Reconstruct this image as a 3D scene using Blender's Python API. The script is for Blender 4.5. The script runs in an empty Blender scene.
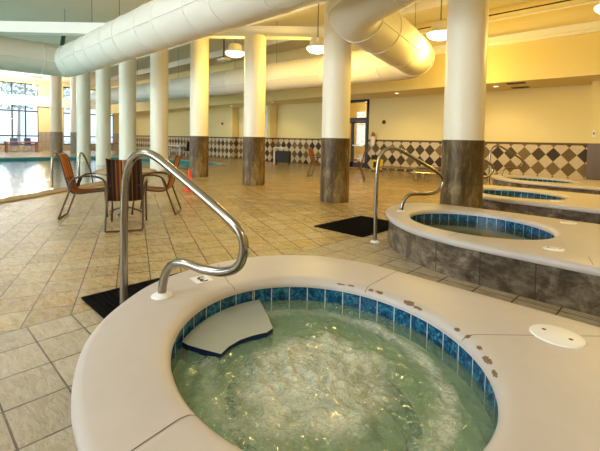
import bpy, bmesh, math, random
from mathutils import Vector, Matrix, noise
random.seed(7)
C = bpy.context.scene.collection
PI = math.pi
sc = bpy.context.scene
sc.view_settings.view_transform = 'Standard'
sc.view_settings.look = 'None'
sc.view_settings.gamma = 1
sc.view_settings.use_curve_mapping = False
sc.view_settings.exposure = 0.08

# ------------------------------------------------------------------ materials
def lin(c):
    return tuple(((v/255)/12.92 if v/255 <= 0.04045 else ((v/255+0.055)/1.055)**2.4) for v in c) + (1.0,)

class NT:
    def __init__(self, name):
        self.m = bpy.data.materials.new(name); self.m.use_nodes = True
        self.t = self.m.node_tree; self.t.nodes.clear()
        self.out = self.n('ShaderNodeOutputMaterial')
    def n(self, typ, **kw):
        d = self.t.nodes.new(typ)
        for k, v in kw.items(): setattr(d, k, v)
        return d
    def link(self, a, b): self.t.links.new(a, b)
    def setv(self, sock, v):
        if isinstance(v, bpy.types.NodeSocket): self.link(v, sock)
        else: sock.default_value = v
    def math(self, op, a, b=None, c=None):
        d = self.n('ShaderNodeMath', operation=op)
        self.setv(d.inputs[0], a)
        if b is not None: self.setv(d.inputs[1], b)
        if c is not None: self.setv(d.inputs[2], c)
        return d.outputs[0]
    def mix(self, f, a, b):
        d = self.n('ShaderNodeMix', data_type='RGBA')
        self.setv(d.inputs[0], f); self.setv(d.inputs[6], a); self.setv(d.inputs[7], b)
        return d.outputs[2]
    def ramp(self, f, stops, interp='LINEAR'):
        d = self.n('ShaderNodeValToRGB'); r = d.color_ramp; r.interpolation = interp
        while len(r.elements) < len(stops): r.elements.new(0.5)
        for e, (p, c) in zip(r.elements, stops): e.position = p; e.color = c
        self.setv(d.inputs[0], f); return d.outputs[0]
    def obj(self): return self.n('ShaderNodeTexCoord').outputs['Object']
    def uv(self): return self.n('ShaderNodeTexCoord').outputs['UV']
    def sep(self, v):
        d = self.n('ShaderNodeSeparateXYZ'); self.link(v, d.inputs[0]); return d.outputs
    def comb(self, x, y, z=0.0):
        d = self.n('ShaderNodeCombineXYZ')
        for i, v in enumerate((x, y, z)): self.setv(d.inputs[i], v)
        return d.outputs[0]
    def noise(self, vec, scale, detail=4, rough=0.55, dist=0.0):
        d = self.n('ShaderNodeTexNoise'); self.link(vec, d.inputs['Vector'])
        d.inputs['Scale'].default_value = scale; d.inputs['Detail'].default_value = detail
        d.inputs['Roughness'].default_value = rough; d.inputs['Distortion'].default_value = dist
        return d.outputs[0]
    def scale(self, vec, s):
        d = self.n('ShaderNodeMapping'); self.link(vec, d.inputs[0]); d.inputs[3].default_value = s
        return d.outputs[0]
    def white(self, vec):
        d = self.n('ShaderNodeTexWhiteNoise'); self.link(vec, d.inputs[0]); return d.outputs[0]
    def bump(self, h, strength=0.3, dist=0.01):
        d = self.n('ShaderNodeBump'); self.link(h, d.inputs['Height'])
        d.inputs['Strength'].default_value = strength; d.inputs['Distance'].default_value = dist
        return d.outputs[0]
    def bsdf(self, color, rough=0.5, metal=0.0, normal=None, spec=None, **kw):
        d = self.n('ShaderNodeBsdfPrincipled')
        self.setv(d.inputs['Base Color'], color); self.setv(d.inputs['Roughness'], rough)
        d.inputs['Metallic'].default_value = metal
        if normal is not None: self.link(normal, d.inputs['Normal'])
        if spec is not None: d.inputs['Specular IOR Level'].default_value = spec
        self.link(d.outputs[0], self.out.inputs[0]); return d

def plain(name, rgb, rough=0.5, metal=0.0, var=0.12, scale=6, bump=0.0, spec=None):
    t = NT(name); o = t.obj(); n = t.noise(o, scale)
    a = lin(rgb); b = tuple(min(1, v*(1-var)) for v in a[:3]) + (1,)
    col = t.mix(n, a, b)
    nm = t.bump(t.noise(o, scale*8), bump, 0.005) if bump else None
    t.bsdf(col, rough, metal, nm, spec); return t.m

def emit(name, rgb, s):
    t = NT(name); e = t.n('ShaderNodeEmission'); e.inputs[0].default_value = lin(rgb); e.inputs[1].default_value = s
    t.link(e.outputs[0], t.out.inputs[0]); return t.m

def floor_mat():
    t = NT('floor_tile'); o = t.obj(); x, y, z = t.sep(o)
    far = t.math('LESS_THAN', x, -3.13)
    a = math.radians(23)
    def lerp(p, q): return t.math('ADD', p, t.math('MULTIPLY', far, t.math('SUBTRACT', q, p)))
    u0 = t.math('DIVIDE', t.math('ADD', x, 1.92), 0.3135); v0 = t.math('DIVIDE', t.math('SUBTRACT', y, 0.335), 0.2715)
    px = t.math('ADD', t.math('MULTIPLY', x, -math.cos(a)), t.math('MULTIPLY', y, math.sin(a)))
    py = t.math('ADD', t.math('MULTIPLY', x, math.sin(a)), t.math('MULTIPLY', y, math.cos(a)))
    u1 = t.math('DIVIDE', px, 0.31); v1 = t.math('DIVIDE', t.math('ADD', py, 0.70), 0.28)
    u = lerp(u0, u1); v = lerp(v0, v1)
    fu = t.math('FLOOR', u); fv = t.math('FLOOR', v)
    def edge(w): return t.math('ABSOLUTE', t.math('SUBTRACT', t.math('FRACT', w), 0.5))
    e = t.math('MAXIMUM', edge(u), edge(v))
    line = t.math('MULTIPLY', t.math('LESS_THAN', t.math('ABSOLUTE', t.math('ADD', x, 3.13)), 0.006), 1.0)
    grout = t.math('MAXIMUM', t.math('GREATER_THAN', e, 0.482), line)
    cell = t.comb(fu, fv, far)
    w = t.white(cell)
    off = t.n('ShaderNodeVectorMath', operation='ADD'); t.link(o, off.inputs[0])
    sc3 = t.n('ShaderNodeVectorMath', operation='SCALE'); wn = t.n('ShaderNodeTexWhiteNoise'); t.link(cell, wn.inputs[0])
    t.link(wn.outputs[1], sc3.inputs[0]); sc3.inputs['Scale'].default_value = 40; t.link(sc3.outputs[0], off.inputs[1])
    sw = t.noise(t.scale(off.outputs[0], (3.0, 7.5, 1)), 2.6, 7, 0.66, 0.8)
    fine = t.noise(t.scale(off.outputs[0], (1, 2, 1)), 30, 6, 0.7)
    veinsB = t.ramp(sw, [(.30, lin((118, 100, 72))), (.42, lin((178, 162, 130))), (.52, lin((198, 184, 154))), (.60, lin((212, 200, 174))), (.72, lin((150, 134, 106)))])
    baseB = t.ramp(w, [(0, lin((194, 178, 148))), (.3, lin((176, 162, 132))), (.6, lin((206, 194, 166))), (1, lin((184, 162, 122)))])
    base = t.ramp(w, [(0, lin((198, 168, 108))), (.25, lin((172, 145, 92))), (.5, lin((212, 188, 134))), (.75, lin((158, 134, 88))), (1, lin((202, 162, 92)))])
    veins = t.ramp(sw, [(.32, lin((92, 66, 30))), (.43, lin((176, 144, 88))), (.52, lin((202, 174, 118))), (.59, lin((226, 204, 152))), (.70, lin((136, 106, 58)))])
    col = t.mix(far, t.mix(0.5, baseB, veinsB), t.mix(0.5, base, veins))
    col = t.mix(t.math('MULTIPLY', fine, 0.45), col, lin((122, 98, 60)))
    col = t.mix(grout, col, lin((92, 72, 44)))
    h = t.math('SUBTRACT', t.math('ADD', sw, t.math('MULTIPLY', fine, 0.6)), t.math('MULTIPLY', grout, 0.8))
    rough = t.math('ADD', 0.12, t.math('MULTIPLY', fine, 0.22))
    t.bsdf(col, rough, 0, t.bump(h, 0.6, 0.016), 1.0); return t.m

def diamond_mat():
    t = NT('diamond_wall_tile'); o = t.obj(); x, y, z = t.sep(o)
    s = t.math('ADD', x, y)
    p = t.math('DIVIDE', t.math('ADD', s, 0.07), 0.425); q = t.math('DIVIDE', t.math('ADD', z, -0.235), 0.46)
    a = t.math('ADD', p, q); b = t.math('SUBTRACT', p, q)
    fa = t.math('FLOOR', a); fb = t.math('FLOOR', b)
    odd = t.math('ABSOLUTE', t.math('MODULO', t.math('ADD', fa, fb), 2.0))
    def edge(w): return t.math('ABSOLUTE', t.math('SUBTRACT', t.math('FRACT', w), 0.5))
    grout = t.math('GREATER_THAN', t.math('MAXIMUM', edge(a), edge(b)), 0.485)
    w = t.white(t.comb(fa, fb)); n = t.noise(o, 9, 5, 0.65)
    light = t.mix(n, lin((218, 200, 164)), lin((190, 168, 130)))
    dark = t.ramp(w, [(0, lin((62, 50, 34))), (.25, lin((122, 98, 56))), (.5, lin((88, 70, 42))), (.75, lin((140, 114, 68))), (1, lin((84, 66, 42)))], 'CONSTANT')
    dark = t.mix(t.math('MULTIPLY', n, 0.6), dark, lin((64, 50, 34)))
    col = t.mix(odd, light, dark)
    band = t.math('GREATER_THAN', z, 1.235)
    bw = t.white(t.comb(t.math('FLOOR', t.math('DIVIDE', s, 0.3)), 3.0))
    bcol = t.mix(t.math('MULTIPLY', t.noise(o, 7), 1.0), t.mix(bw, lin((92, 70, 40)), lin((60, 48, 34))), lin((112, 88, 52)))
    col = t.mix(band, t.mix(grout, col, lin((150, 130, 100))), bcol)
    t.bsdf(col, 0.55, 0, t.bump(n, 0.15, 0.005), 0.2); return t.m

def slate_mat(name, cyl, cols, width=0.3, vert=True):
    t = NT(name)
    if cyl:
        o = t.obj(); x, y, z = t.sep(o)
        ang = t.math('ARCTAN2', y, x); u = t.math('MULTIPLY', ang, cyl); v = z
        vec = o
    else:
        o = t.uv(); x, y, z = t.sep(o); u = x; v = y; vec = o
    cu = t.math('DIVIDE', u, width); cell = t.math('FLOOR', cu)
    cv = t.math('FLOOR', t.math('DIVIDE', v, 0.66)) if cyl else 0.0
    w = t.white(t.comb(cell, cv))
    e = t.math('ABSOLUTE', t.math('SUBTRACT', t.math('FRACT', cu), 0.5))
    grout = t.math('GREATER_THAN', e, 0.49)
    st = t.noise(t.scale(vec, (9, 9, 1.6) if cyl else (3, 5, 1)), 1.2 if cyl else 1.6, 8, 0.72, 0.15)
    cl = t.noise(t.scale(vec, (2, 2, .8)) if cyl else vec, 3.2 if cyl else 4.5, 6, 0.7, 0.3 if cyl else 0.8)
    base = t.ramp(st, [(.36, lin(cols[0])), (.46, lin(cols[1])), (.54, lin(cols[2])), (.66, lin(cols[3]))])
    c2 = t.ramp(cl, [(.38, lin(cols[0])), (.5, lin(cols[1])), (.62, lin(cols[3]))])
    col = t.mix(0.45, base, c2)
    dk = t.mix(t.math('MULTIPLY', w, 0.55), col, lin(cols[4]))
    col = t.mix(grout, dk, lin((66, 54, 40)))
    t.bsdf(col, 0.42, 0, t.bump(st, 0.3, 0.01), 0.3); return t.m

def bluetile_mat():
    t = NT('blue_pool_tile'); o = t.uv(); x, y, z = t.sep(o)
    cu = t.math('DIVIDE', x, 0.118); cell = t.math('FLOOR', cu)
    e = t.math('ABSOLUTE', t.math('SUBTRACT', t.math('FRACT', cu), 0.5))
    grout = t.math('GREATER_THAN', e, 0.478)
    g2 = t.n('ShaderNodeTexCoord').outputs['Object']
    n = t.noise(g2, 24, 6, 0.7, 1.5)
    col = t.ramp(n, [(.3, lin((4, 24, 54))), (.45, lin((8, 58, 98))), (.54, lin((20, 100, 134))), (.66, lin((80, 154, 172)))])
    col = t.mix(t.math('MULTIPLY', t.white(t.comb(cell, 0.0)), 0.35), col, lin((12, 56, 112)))
    col = t.mix(grout, col, lin((214, 216, 210)))
    t.bsdf(col, 0.14, 0, None, 0.6); return t.m

def stripes_mat(name, stops):
    t = NT(name); o = t.uv(); x, y, z = t.sep(o)
    col = t.ramp(t.math('FRACT', x), stops, 'CONSTANT')
    wv = t.noise(t.scale(o, (120, 400, 1)), 1.0, 2)
    col = t.mix(t.math('MULTIPLY', wv, 0.3), col, lin((60, 34, 14)))
    t.bsdf(col, 0.65); return t.m

def water_mat(name, tint, body, foamcol, bodyfac, scale, attr=None, foam=(0.6, 0.72), bumpd=0.02, rough=0.03, bstr=0.6, ior=1.33):
    t = NT(name); o = t.obj()
    n1 = t.noise(o, scale, 5, 0.6, 1.2); n2 = t.noise(o, scale*3.1, 4, 0.6, 0.8)
    h = t.math('ADD', n1, t.math('MULTIPLY', n2, 0.45))
    nm = t.bump(h, bstr, bumpd)
    tr = t.n('ShaderNodeBsdfTransparent'); tr.inputs[0].default_value = tint
    df = t.n('ShaderNodeBsdfDiffuse'); df.inputs[0].default_value = lin(body)
    fo = t.n('ShaderNodeBsdfDiffuse'); fo.inputs[0].default_value = lin(foamcol); t.link(nm, fo.inputs['Normal'])
    gl = t.n('ShaderNodeBsdfGlossy'); gl.inputs['Roughness'].default_value = rough; t.link(nm, gl.inputs['Normal'])
    fr = t.n('ShaderNodeFresnel'); fr.inputs[0].default_value = ior; t.link(nm, fr.inputs['Normal'])
    m1 = t.n('ShaderNodeMixShader'); m1.inputs[0].default_value = bodyfac
    t.link(tr.outputs[0], m1.inputs[1]); t.link(df.outputs[0], m1.inputs[2])
    last = m1.outputs[0]
    if attr:
        at = t.n('ShaderNodeAttribute', attribute_name=attr)
        fine = t.noise(o, 22, 6, 0.7, 1.8); big = t.noise(o, 5.5, 4, 0.6, 0.8)
        rid = t.math('MAXIMUM', t.math('SUBTRACT', 1.0, t.math('ABSOLUTE', t.math('MULTIPLY', t.math('SUBTRACT', fine, 0.5), 9.0))), 0.0)
        k = t.math('MULTIPLY', at.outputs['Fac'], t.math('ADD', t.math('MULTIPLY', big, 1.1), t.math('ADD', t.math('MULTIPLY', rid, 0.30), 0.12)))
        sp = t.math('MULTIPLY', t.math('MAXIMUM', t.math('SUBTRACT', t.noise(t.scale(o, (1, 1, 0.2)), 42, 4, 0.7, 1.0), 0.60), 0.0), t.math('MULTIPLY', at.outputs['Fac'], 9.0))  # thresholded noise paints white wave glints into the foam factor
        k = t.math('ADD', k, sp)
        mr = t.n('ShaderNodeMapRange'); t.link(k, mr.inputs[0])
        mr.inputs[1].default_value = foam[0]; mr.inputs[2].default_value = foam[1]
        mr.inputs[3].default_value = 0; mr.inputs[4].default_value = 0.85
        m2 = t.n('ShaderNodeMixShader'); t.link(mr.outputs[0], m2.inputs[0])
        t.link(last, m2.inputs[1]); t.link(fo.outputs[0], m2.inputs[2]); last = m2.outputs[0]
    m3 = t.n('ShaderNodeMixShader'); t.link(fr.outputs[0], m3.inputs[0])
    t.link(last, m3.inputs[1]); t.link(gl.outputs[0], m3.inputs[2])
    t.link(m3.outputs[0], t.out.inputs[0]); return t.m

def glass_mat(name, tint):
    t = NT(name)
    tr = t.n('ShaderNodeBsdfTransparent'); tr.inputs[0].default_value = tint
    gl = t.n('ShaderNodeBsdfGlossy'); gl.inputs['Roughness'].default_value = 0.02
    fr = t.n('ShaderNodeFresnel'); fr.inputs[0].default_value = 1.45
    m = t.n('ShaderNodeMixShader'); t.link(fr.outputs[0], m.inputs[0]); t.link(tr.outputs[0], m.inputs[1]); t.link(gl.outputs[0], m.inputs[2])
    t.link(m.outputs[0], t.out.inputs[0]); return t.m

M = {}
M['floor'] = floor_mat()
M['diamond'] = diamond_mat()
M['paint'] = plain('cream_wall_paint', (234, 213, 146), 0.6, var=0.04, scale=1.2)
M['ceiling'] = plain('ceiling_paint', (224, 214, 188), 0.7, var=0.06, scale=0.8)
M['column'] = plain('column_paint', (240, 230, 204), 0.42, var=0.03, scale=1.5)
M['beam'] = plain('white_beam_paint', (240, 236, 222), 0.5, var=0.04, scale=2)
M['coping'] = plain('spa_coping_stone', (200, 190, 181), 0.42, var=0.1, scale=9, bump=0.06)
M['pierbrown'] = plain('brown_pier_tile', (112, 88, 54), 0.4, var=0.4, scale=5)
M['grout'] = plain('dark_joint', (112, 94, 74), 0.9)
M['worn'] = plain('worn_rust_brown', (142, 112, 80), 0.8, var=0.5, scale=60)
M['clad'] = slate_mat('column_slate', 0.31, [(44, 33, 17), (98, 76, 40), (134, 108, 62), (172, 150, 104), (56, 40, 20)], 0.33)
M['greyclad'] = slate_mat('grey_column_stone', 0.4, [(120, 112, 98), (150, 140, 122), (176, 166, 148), (200, 192, 176), (130, 120, 104)], 0.3)
M['face'] = slate_mat('spa_face_slate', 0, [(52, 42, 30), (100, 84, 64), (140, 122, 98), (186, 170, 146), (52, 42, 30)], 0.45)
M['blue'] = bluetile_mat()
M['navy'] = plain('navy_edge_tile', (18, 40, 86), 0.2, var=0.5, scale=30)
M['teal'] = plain('teal_pool_tile', (40, 140, 140), 0.25, var=0.3, scale=14)
M['plaster'] = plain('spa_plaster', (196, 198, 140), 0.7, var=0.12, scale=6)
M['well'] = plain('spa_well_plaster', (238, 226, 176), 0.7, var=0.08, scale=6)
M['poolplaster'] = plain('pool_plaster', (150, 205, 206), 0.6, var=0.1)
M['steel'] = plain('brushed_steel', (158, 151, 138), 0.2, 1.0, var=0.08, scale=20)
M['white'] = plain('white_plastic', (238, 236, 230), 0.4, var=0.03)
M['mat'] = plain('black_rubber', (12, 10, 10), 0.95, var=0.3, scale=30, bump=0.3, spec=0.08)
M['duct'] = plain('white_fabric_duct', (224, 218, 200), 0.6, var=0.05, scale=3, bump=0.03)
M['seam'] = plain('duct_seam', (246, 243, 232), 0.6)
M['wire'] = plain('grey_wire', (120, 112, 96), 0.5)
M['darkframe'] = plain('dark_bronze_frame', (46, 40, 34), 0.4, 0.2)
M['chairmetal'] = plain('brown_chair_metal', (84, 62, 42), 0.35, 0.4)
M['chairblue'] = plain('blue_grey_chair', (110, 116, 140), 0.6)
M['redwood'] = plain('faded_red_wood', (186, 116, 96), 0.6)
OR, BR, DK, CRM, TAN = lin((206, 122, 40)), lin((112, 62, 26)), lin((48, 30, 22)), lin((226, 196, 140)), lin((178, 120, 60))
M['sling'] = stripes_mat('orange_striped_sling', [(0, OR), (.12, BR), (.17, OR), (.27, DK), (.31, TAN), (.40, OR), (.52, BR), (.57, OR), (.68, CRM), (.72, OR), (.82, DK), (.86, TAN), (.94, OR)])
M['slingshade'] = stripes_mat('backlit_striped_sling', [(0, DK), (.10, BR), (.14, DK), (.22, TAN), (.26, BR), (.34, OR), (.40, DK), (.44, CRM), (.5, OR), (.56, BR), (.63, DK), (.72, TAN), (.75, DK), (.85, BR), (.9, DK)])  # darker copy of the sling, backlit shade put into the stripe colours
M['tabletop'] = plain('stone_tabletop', (184, 158, 112), 0.5, var=0.2, scale=12)
M['cone'] = plain('orange_cone', (240, 70, 26), 0.5)
M['yellow'] = plain('yellow_plastic', (226, 190, 40), 0.45)
M['black'] = plain('black_plastic', (26, 24, 22), 0.5)
M['alarm'] = plain('red_alarm', (150, 40, 24), 0.5)
M['slat'] = plain('lounger_slats', (130, 104, 62), 0.5, var=0.3)
M['sconcebrown'] = plain('brown_sconce', (150, 92, 44), 0.5)
M['pebble'] = slate_mat('window_wall_stone', 0, [(150, 136, 112), (178, 164, 140), (200, 188, 166), (216, 206, 190), (160, 140, 112)], 0.3)
M['lamp'] = emit('lamp_glow', (255, 240, 210), 4.0)
M['downlight'] = emit('downlight_glow', (255, 240, 200), 5.0)
M['lampmetal'] = plain('lamp_housing', (236, 228, 206), 0.4)
M['glass'] = glass_mat('window_glass', (0.95, 0.97, 0.97, 1))
M['tintglass'] = glass_mat('tinted_window_glass', (0.36, 0.38, 0.39, 1))  # tint added to dim daylight in the view and the pool reflection
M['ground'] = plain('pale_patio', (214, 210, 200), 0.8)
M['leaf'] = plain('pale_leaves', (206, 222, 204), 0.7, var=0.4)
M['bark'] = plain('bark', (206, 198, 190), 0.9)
M['paper'] = plain('notice_paper', (238, 238, 236), 0.6)
M['greenpaint'] = plain('green_brace', (40, 96, 76), 0.5)
M['spawater'] = water_mat('spa_water', (0.84, 0.90, 0.76, 1), (166, 204, 168), (246, 242, 220), 0.34, 9, 'foam', (0.22, 0.86), 0.05, 0.04, 1.0)
M['stillwater'] = water_mat('still_spa_water', (0.55, 0.66, 0.46, 1), (120, 130, 80), (230, 230, 210), 0.2, 5, None, bumpd=0.006, bstr=0.3)
M['poolwater'] = water_mat('pool_water', (0.50, 0.80, 0.80, 1), (60, 190, 186), (230, 240, 240), 0.7, 2.2, None, bumpd=0.04, rough=0.03, bstr=0.4, ior=1.2)

# ------------------------------------------------------------------ mesh helpers
def addbox(bm, c, s, rz=0.0, mid=0):
    mat = Matrix.Translation(c) @ Matrix.Rotation(rz, 4, 'Z') @ Matrix.Diagonal((s[0], s[1], s[2], 1))
    r = bmesh.ops.create_cube(bm, size=1, matrix=mat)
    return r['verts']
def box(x0, x1, y0, y1, z0, z1, bm=None):
    bm = bm or bmesh.new()
    addbox(bm, ((x0+x1)/2, (y0+y1)/2, (z0+z1)/2), (abs(x1-x0), abs(y1-y0), abs(z1-z0))); return bm
def bevel(bm, w, seg=2):
    bmesh.ops.bevel(bm, geom=bm.edges[:], offset=w, segments=seg, affect='EDGES', profile=0.5); return bm
def tube(bm, pts, r, n=12, closed=False, cap=True):
    P = [Vector(p) for p in pts]; L = len(P)
    rr = r if isinstance(r, (list, tuple)) else [r]*L
    T = []
    for i in range(L):
        if closed: d = P[(i+1) % L]-P[i-1]
        else: d = P[min(i+1, L-1)]-P[max(i-1, 0)]
        T.append(d.normalized())
    up = Vector((0, 0, 1)) if abs(T[0].z) < 0.9 else Vector((1, 0, 0))
    N = (up - T[0]*up.dot(T[0])).normalized(); rings = []
    for i in range(L):
        if i:
            N = (N - T[i]*N.dot(T[i]))
            if N.length < 1e-6: N = T[i].orthogonal()
            N.normalize()
        B = T[i].cross(N)
        rings.append([bm.verts.new(P[i] + (N*math.cos(2*PI*k/n) + B*math.sin(2*PI*k/n))*rr[i]) for k in range(n)])
    for i in range(L if closed else L-1):
        a, b = rings[i], rings[(i+1) % L]
        for k in range(n): bm.faces.new((a[k], a[(k+1) % n], b[(k+1) % n], b[k]))
    if cap and not closed:
        bm.faces.new(rings[0][::-1]); bm.faces.new(rings[-1])
    return bm
def lathe(bm, prof, n=32, c=(0, 0, 0), axes=None, a0=0, a1=2*PI):
    full = abs(a1-a0-2*PI) < 1e-6
    rings = []
    for r, z in prof:
        ring = []
        for k in range(n if full else n+1):
            a = a0 + (a1-a0)*k/n
            if axes: x, y = axes(r, a)
            else: x, y = r*math.cos(a), r*math.sin(a)
            ring.append(bm.verts.new((c[0]+x, c[1]+y, c[2]+z)))
        rings.append(ring)
    m = len(rings[0])
    for i in range(len(rings)-1):
        for k in range(m if full else m-1):
            a, b = rings[i], rings[i+1]
            bm.faces.new((a[k], a[(k+1) % m], b[(k+1) % m], b[k]))
    return bm
def disc(bm, c, r, z0, z1, n=24):
    bmesh.ops.create_cone(bm, cap_ends=True, segments=n, radius1=r, radius2=r, depth=abs(z1-z0), matrix=Matrix.Translation((c[0], c[1], (z0+z1)/2))); return bm
def smoothpath(ctrl, per=8, closed=False):
    P = [Vector(p) for p in ctrl]; out = []; L = len(P)
    rng = range(L if closed else L-1)
    for i in rng:
        if closed: p0, p1, p2, p3 = P[i-1], P[i], P[(i+1) % L], P[(i+2) % L]
        else: p0, p1, p2, p3 = P[max(i-1, 0)], P[i], P[i+1], P[min(i+2, L-1)]
        for k in range(per):
            t = k/per
            out.append(0.5*((2*p1) + (p2-p0)*t + (2*p0-5*p1+4*p2-p3)*t*t + (3*p1-p0-3*p2+p3)*t**3))
    if not closed: out.append(P[-1])
    return out
def obj(name, bm, m, parent=None, smooth=False, loc=None, rz=None, recalc=True):
    if recalc: bmesh.ops.recalc_face_normals(bm, faces=bm.faces[:])
    me = bpy.data.meshes.new(name); bm.to_mesh(me); bm.free()
    if m: me.materials.append(M[m] if isinstance(m, str) else m)
    if smooth:
        for p in me.polygons: p.use_smooth = True
        if smooth != 'all':
            try: me.set_sharp_from_angle(angle=math.radians(40))
            except Exception: pass
    o = bpy.data.objects.new(name, me); C.objects.link(o)
    if parent: o.parent = parent
    if loc: o.location = loc
    if rz is not None: o.rotation_euler = (0, 0, rz)
    return o
def tag(o, label, cat, group=None, kind=None):
    o['label'] = label; o['category'] = cat
    if group: o['group'] = group
    if kind: o['kind'] = kind
    return o
def thing(name, label, cat, loc=(0, 0, 0), rz=0, group=None):
    o = bpy.data.objects.new(name, None); C.objects.link(o); o.empty_display_size = 0.1
    o.location = loc; o.rotation_euler = (0, 0, rz); return tag(o, label, cat, group)
def struct(name, bm, m, parent=None, smooth=False):
    o = obj(name, bm, m, parent, smooth)
    if not parent: o['kind'] = 'structure'
    return o
def dup(root, loc, rz, label=None, mats=None):
    r = root.copy(); C.objects.link(r); r.location = loc; r.rotation_euler = (0, 0, rz)
    if label: r['label'] = label
    for ch in list(root.children):
        c = ch.copy(); C.objects.link(c); c.parent = r
        if mats and ch.data.materials[0].name in mats:
            c.data = ch.data.copy(); c.data.materials[0] = M[mats[ch.data.materials[0].name]]
        for g in list(ch.children):
            d = g.copy(); C.objects.link(d); d.parent = c
    return r

# ------------------------------------------------------------------ room shell
CEIL = 5.4
XL, XR, YB, YF = -36.0, 3.2, 15.0, -7.0
POOL = [(-9.05, 0.5), (-9.53, 1.43), (-10.15, 2.24), (-10.82, 3.13), (-11.8, 4.35), (-12.9, 5.68), (-13.75, 6.85), (-14.49, 7.9), (-15.0, 9.2), (-15.5, 10.5), (-16.3, 11.1), (-18, 11.2), (-20, 10.9), (-22.5, 10.3),
        (-24.6, 9.0), (-25.4, 7.0), (-25.5, 3.0), (-25.3, -3), (-24, -5), (-12, -5), (-9.6, -3.5), (-8.9, -1.2)]
POOLC = [(p.x, p.y) for p in smoothpath([(x, y, 0) for x, y in POOL], 5, True)]
def offset_loop(pts, d):
    out = []; L = len(pts)
    for i in range(L):
        a, b = Vector(pts[i-1]), Vector(pts[(i+1) % L]); t = (b-a).normalized()
        out.append((pts[i][0]+t.y*d, pts[i][1]-t.x*d))
    return out
def area(pts): return 0.5*sum(pts[i-1][0]*pts[i][1]-pts[i][0]*pts[i-1][1] for i in range(len(pts)))
SGN = 1 if area(POOLC) > 0 else -1
bm = bmesh.new()
def loop_edges(bm, pts, z):
    v = [bm.verts.new((x, y, z)) for x, y in pts]
    return [bm.edges.new((v[i-1], v[i])) for i in range(len(v))]
ed = loop_edges(bm, [(XL, YF), (XR, YF), (XR, 17.4), (XL, 17.4)], 0) + loop_edges(bm, POOLC, 0)
SPAC = [(-1.19, 1.37), (-1.72, 4.68), (-2.22, 7.98), (-2.65, 11.43)]
for cx_, cy_ in SPAC: ed += loop_edges(bm, [(cx_+0.5*math.cos(2*PI*k/48), cy_+0.5*math.sin(2*PI*k/48)) for k in range(48)], 0)
bmesh.ops.triangle_fill(bm, edges=ed, use_beauty=True, normal=(0, 0, 1))
for f in bm.faces:
    if f.normal.z < 0: f.normal_flip()
fl = obj('floor', bm, 'floor', recalc=False); fl['kind'] = 'structure'

struct('ceiling', box(XL, XR, YF, 17.4, CEIL, CEIL+0.1), 'ceiling')
# back wall with a door opening at X -12.0 .. -10.45
DX0, DX1, DZ = -12.05, -10.45, 3.10
bm = box(XL, DX0, YB, YB+0.2, 0, 3.2); box(DX1, XR, YB, YB+0.2, 0, 3.2, bm)
struct('wall_back', bm, 'paint')
struct('wall_right', box(XR, XR+0.2, YF, YB, 0, CEIL), 'paint')
bm = box(XL, XR, YF-0.2, YF, 0, 0.6); box(XL, XR, YF-0.2, YF, 4.9, CEIL, bm)
FILL_WIN = [(-30.0, -22.0), (-20.5, -12.5), (-11.0, -2.4)]  # unseen window openings, added to let in neutral daylight fill
for a, b in ((XL, -30.0), (-22.0, -20.5), (-12.5, -11.0), (-2.4, XR)): box(a, b, YF-0.2, YF, 0.6, 4.9, bm)
struct('wall_front', bm, 'paint')
for i, (a, b) in enumerate(FILL_WIN):
    bm = bmesh.new(); n = int((b-a)/1.2)
    for k in range(n+1):
        x = a+(b-a)*k/n; box(x-0.04, x+0.04, YF-0.15, YF-0.05, 0.6, 4.9, bm)
    for z in (0.64, 3.0, 4.86): box(a, b, YF-0.14, YF-0.06, z-0.045, z+0.045, bm)
    wn_ = struct('window_%d' % (i+3), bm, 'darkframe')
    obj('pane', box(a, b, YF-0.11, YF-0.10, 0.6, 4.9), 'glass', wn_)
# dropped soffit and fascia above the alcove
struct('trim_1', box(XL, XR, 13.0, 15.2, 3.12, 3.22), 'paint')
struct('trim_2', box(XL, XR, 13.0, 13.12, 3.22, CEIL), 'paint')
bm = box(XL, XR, 12.86, 13.0, 4.32, 4.5); box(XL, XR, 12.93, 13.0, 4.24, 4.32, bm)
struct('trim_3', bm, 'beam')
# tiled wainscot: a slab in front of the back wall
def wain(name, x0, x1, y0, y1): return struct(name, box(x0, x1, y0, y1, 0, 1.31), 'diamond')
wain('trim_4', -36, DX0-0.09, 14.97, 15.0); wain('trim_5', DX1+0.09, XR, 14.97, 15.0)
# wall piers
PIER = [(-26.0, -20.0, 14.5), (-18.3, -16.45, 14.45), (-2.12, XR, 14.3)]
for i, (a, b, y) in enumerate(PIER):
    struct('wall_pier_%d' % (i+1), box(a, b, y, 14.96, 0, 3.12), 'paint')
    bm = box(a-0.02, b+0.02, y-0.03, y, 0, 1.31); box(b, b+0.03, y, 14.96, 0, 1.31, bm)
    struct('trim_%d' % (6+i), bm, 'diamond' if i < 2 else 'pierbrown')
# vestibule behind the door
bm = box(-13.2, -9.4, 17.2, 17.4, 0, 3.3); box(-13.4, -13.2, 15.2, 17.4, 0, 3.3, bm); box(-9.4, -9.2, 15.2, 17.4, 0, 3.3, bm); box(-13.2, -9.4, 15.2, 17.4, 3.2, 3.3, bm)
struct('wall_vestibule', bm, 'paint')
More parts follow.
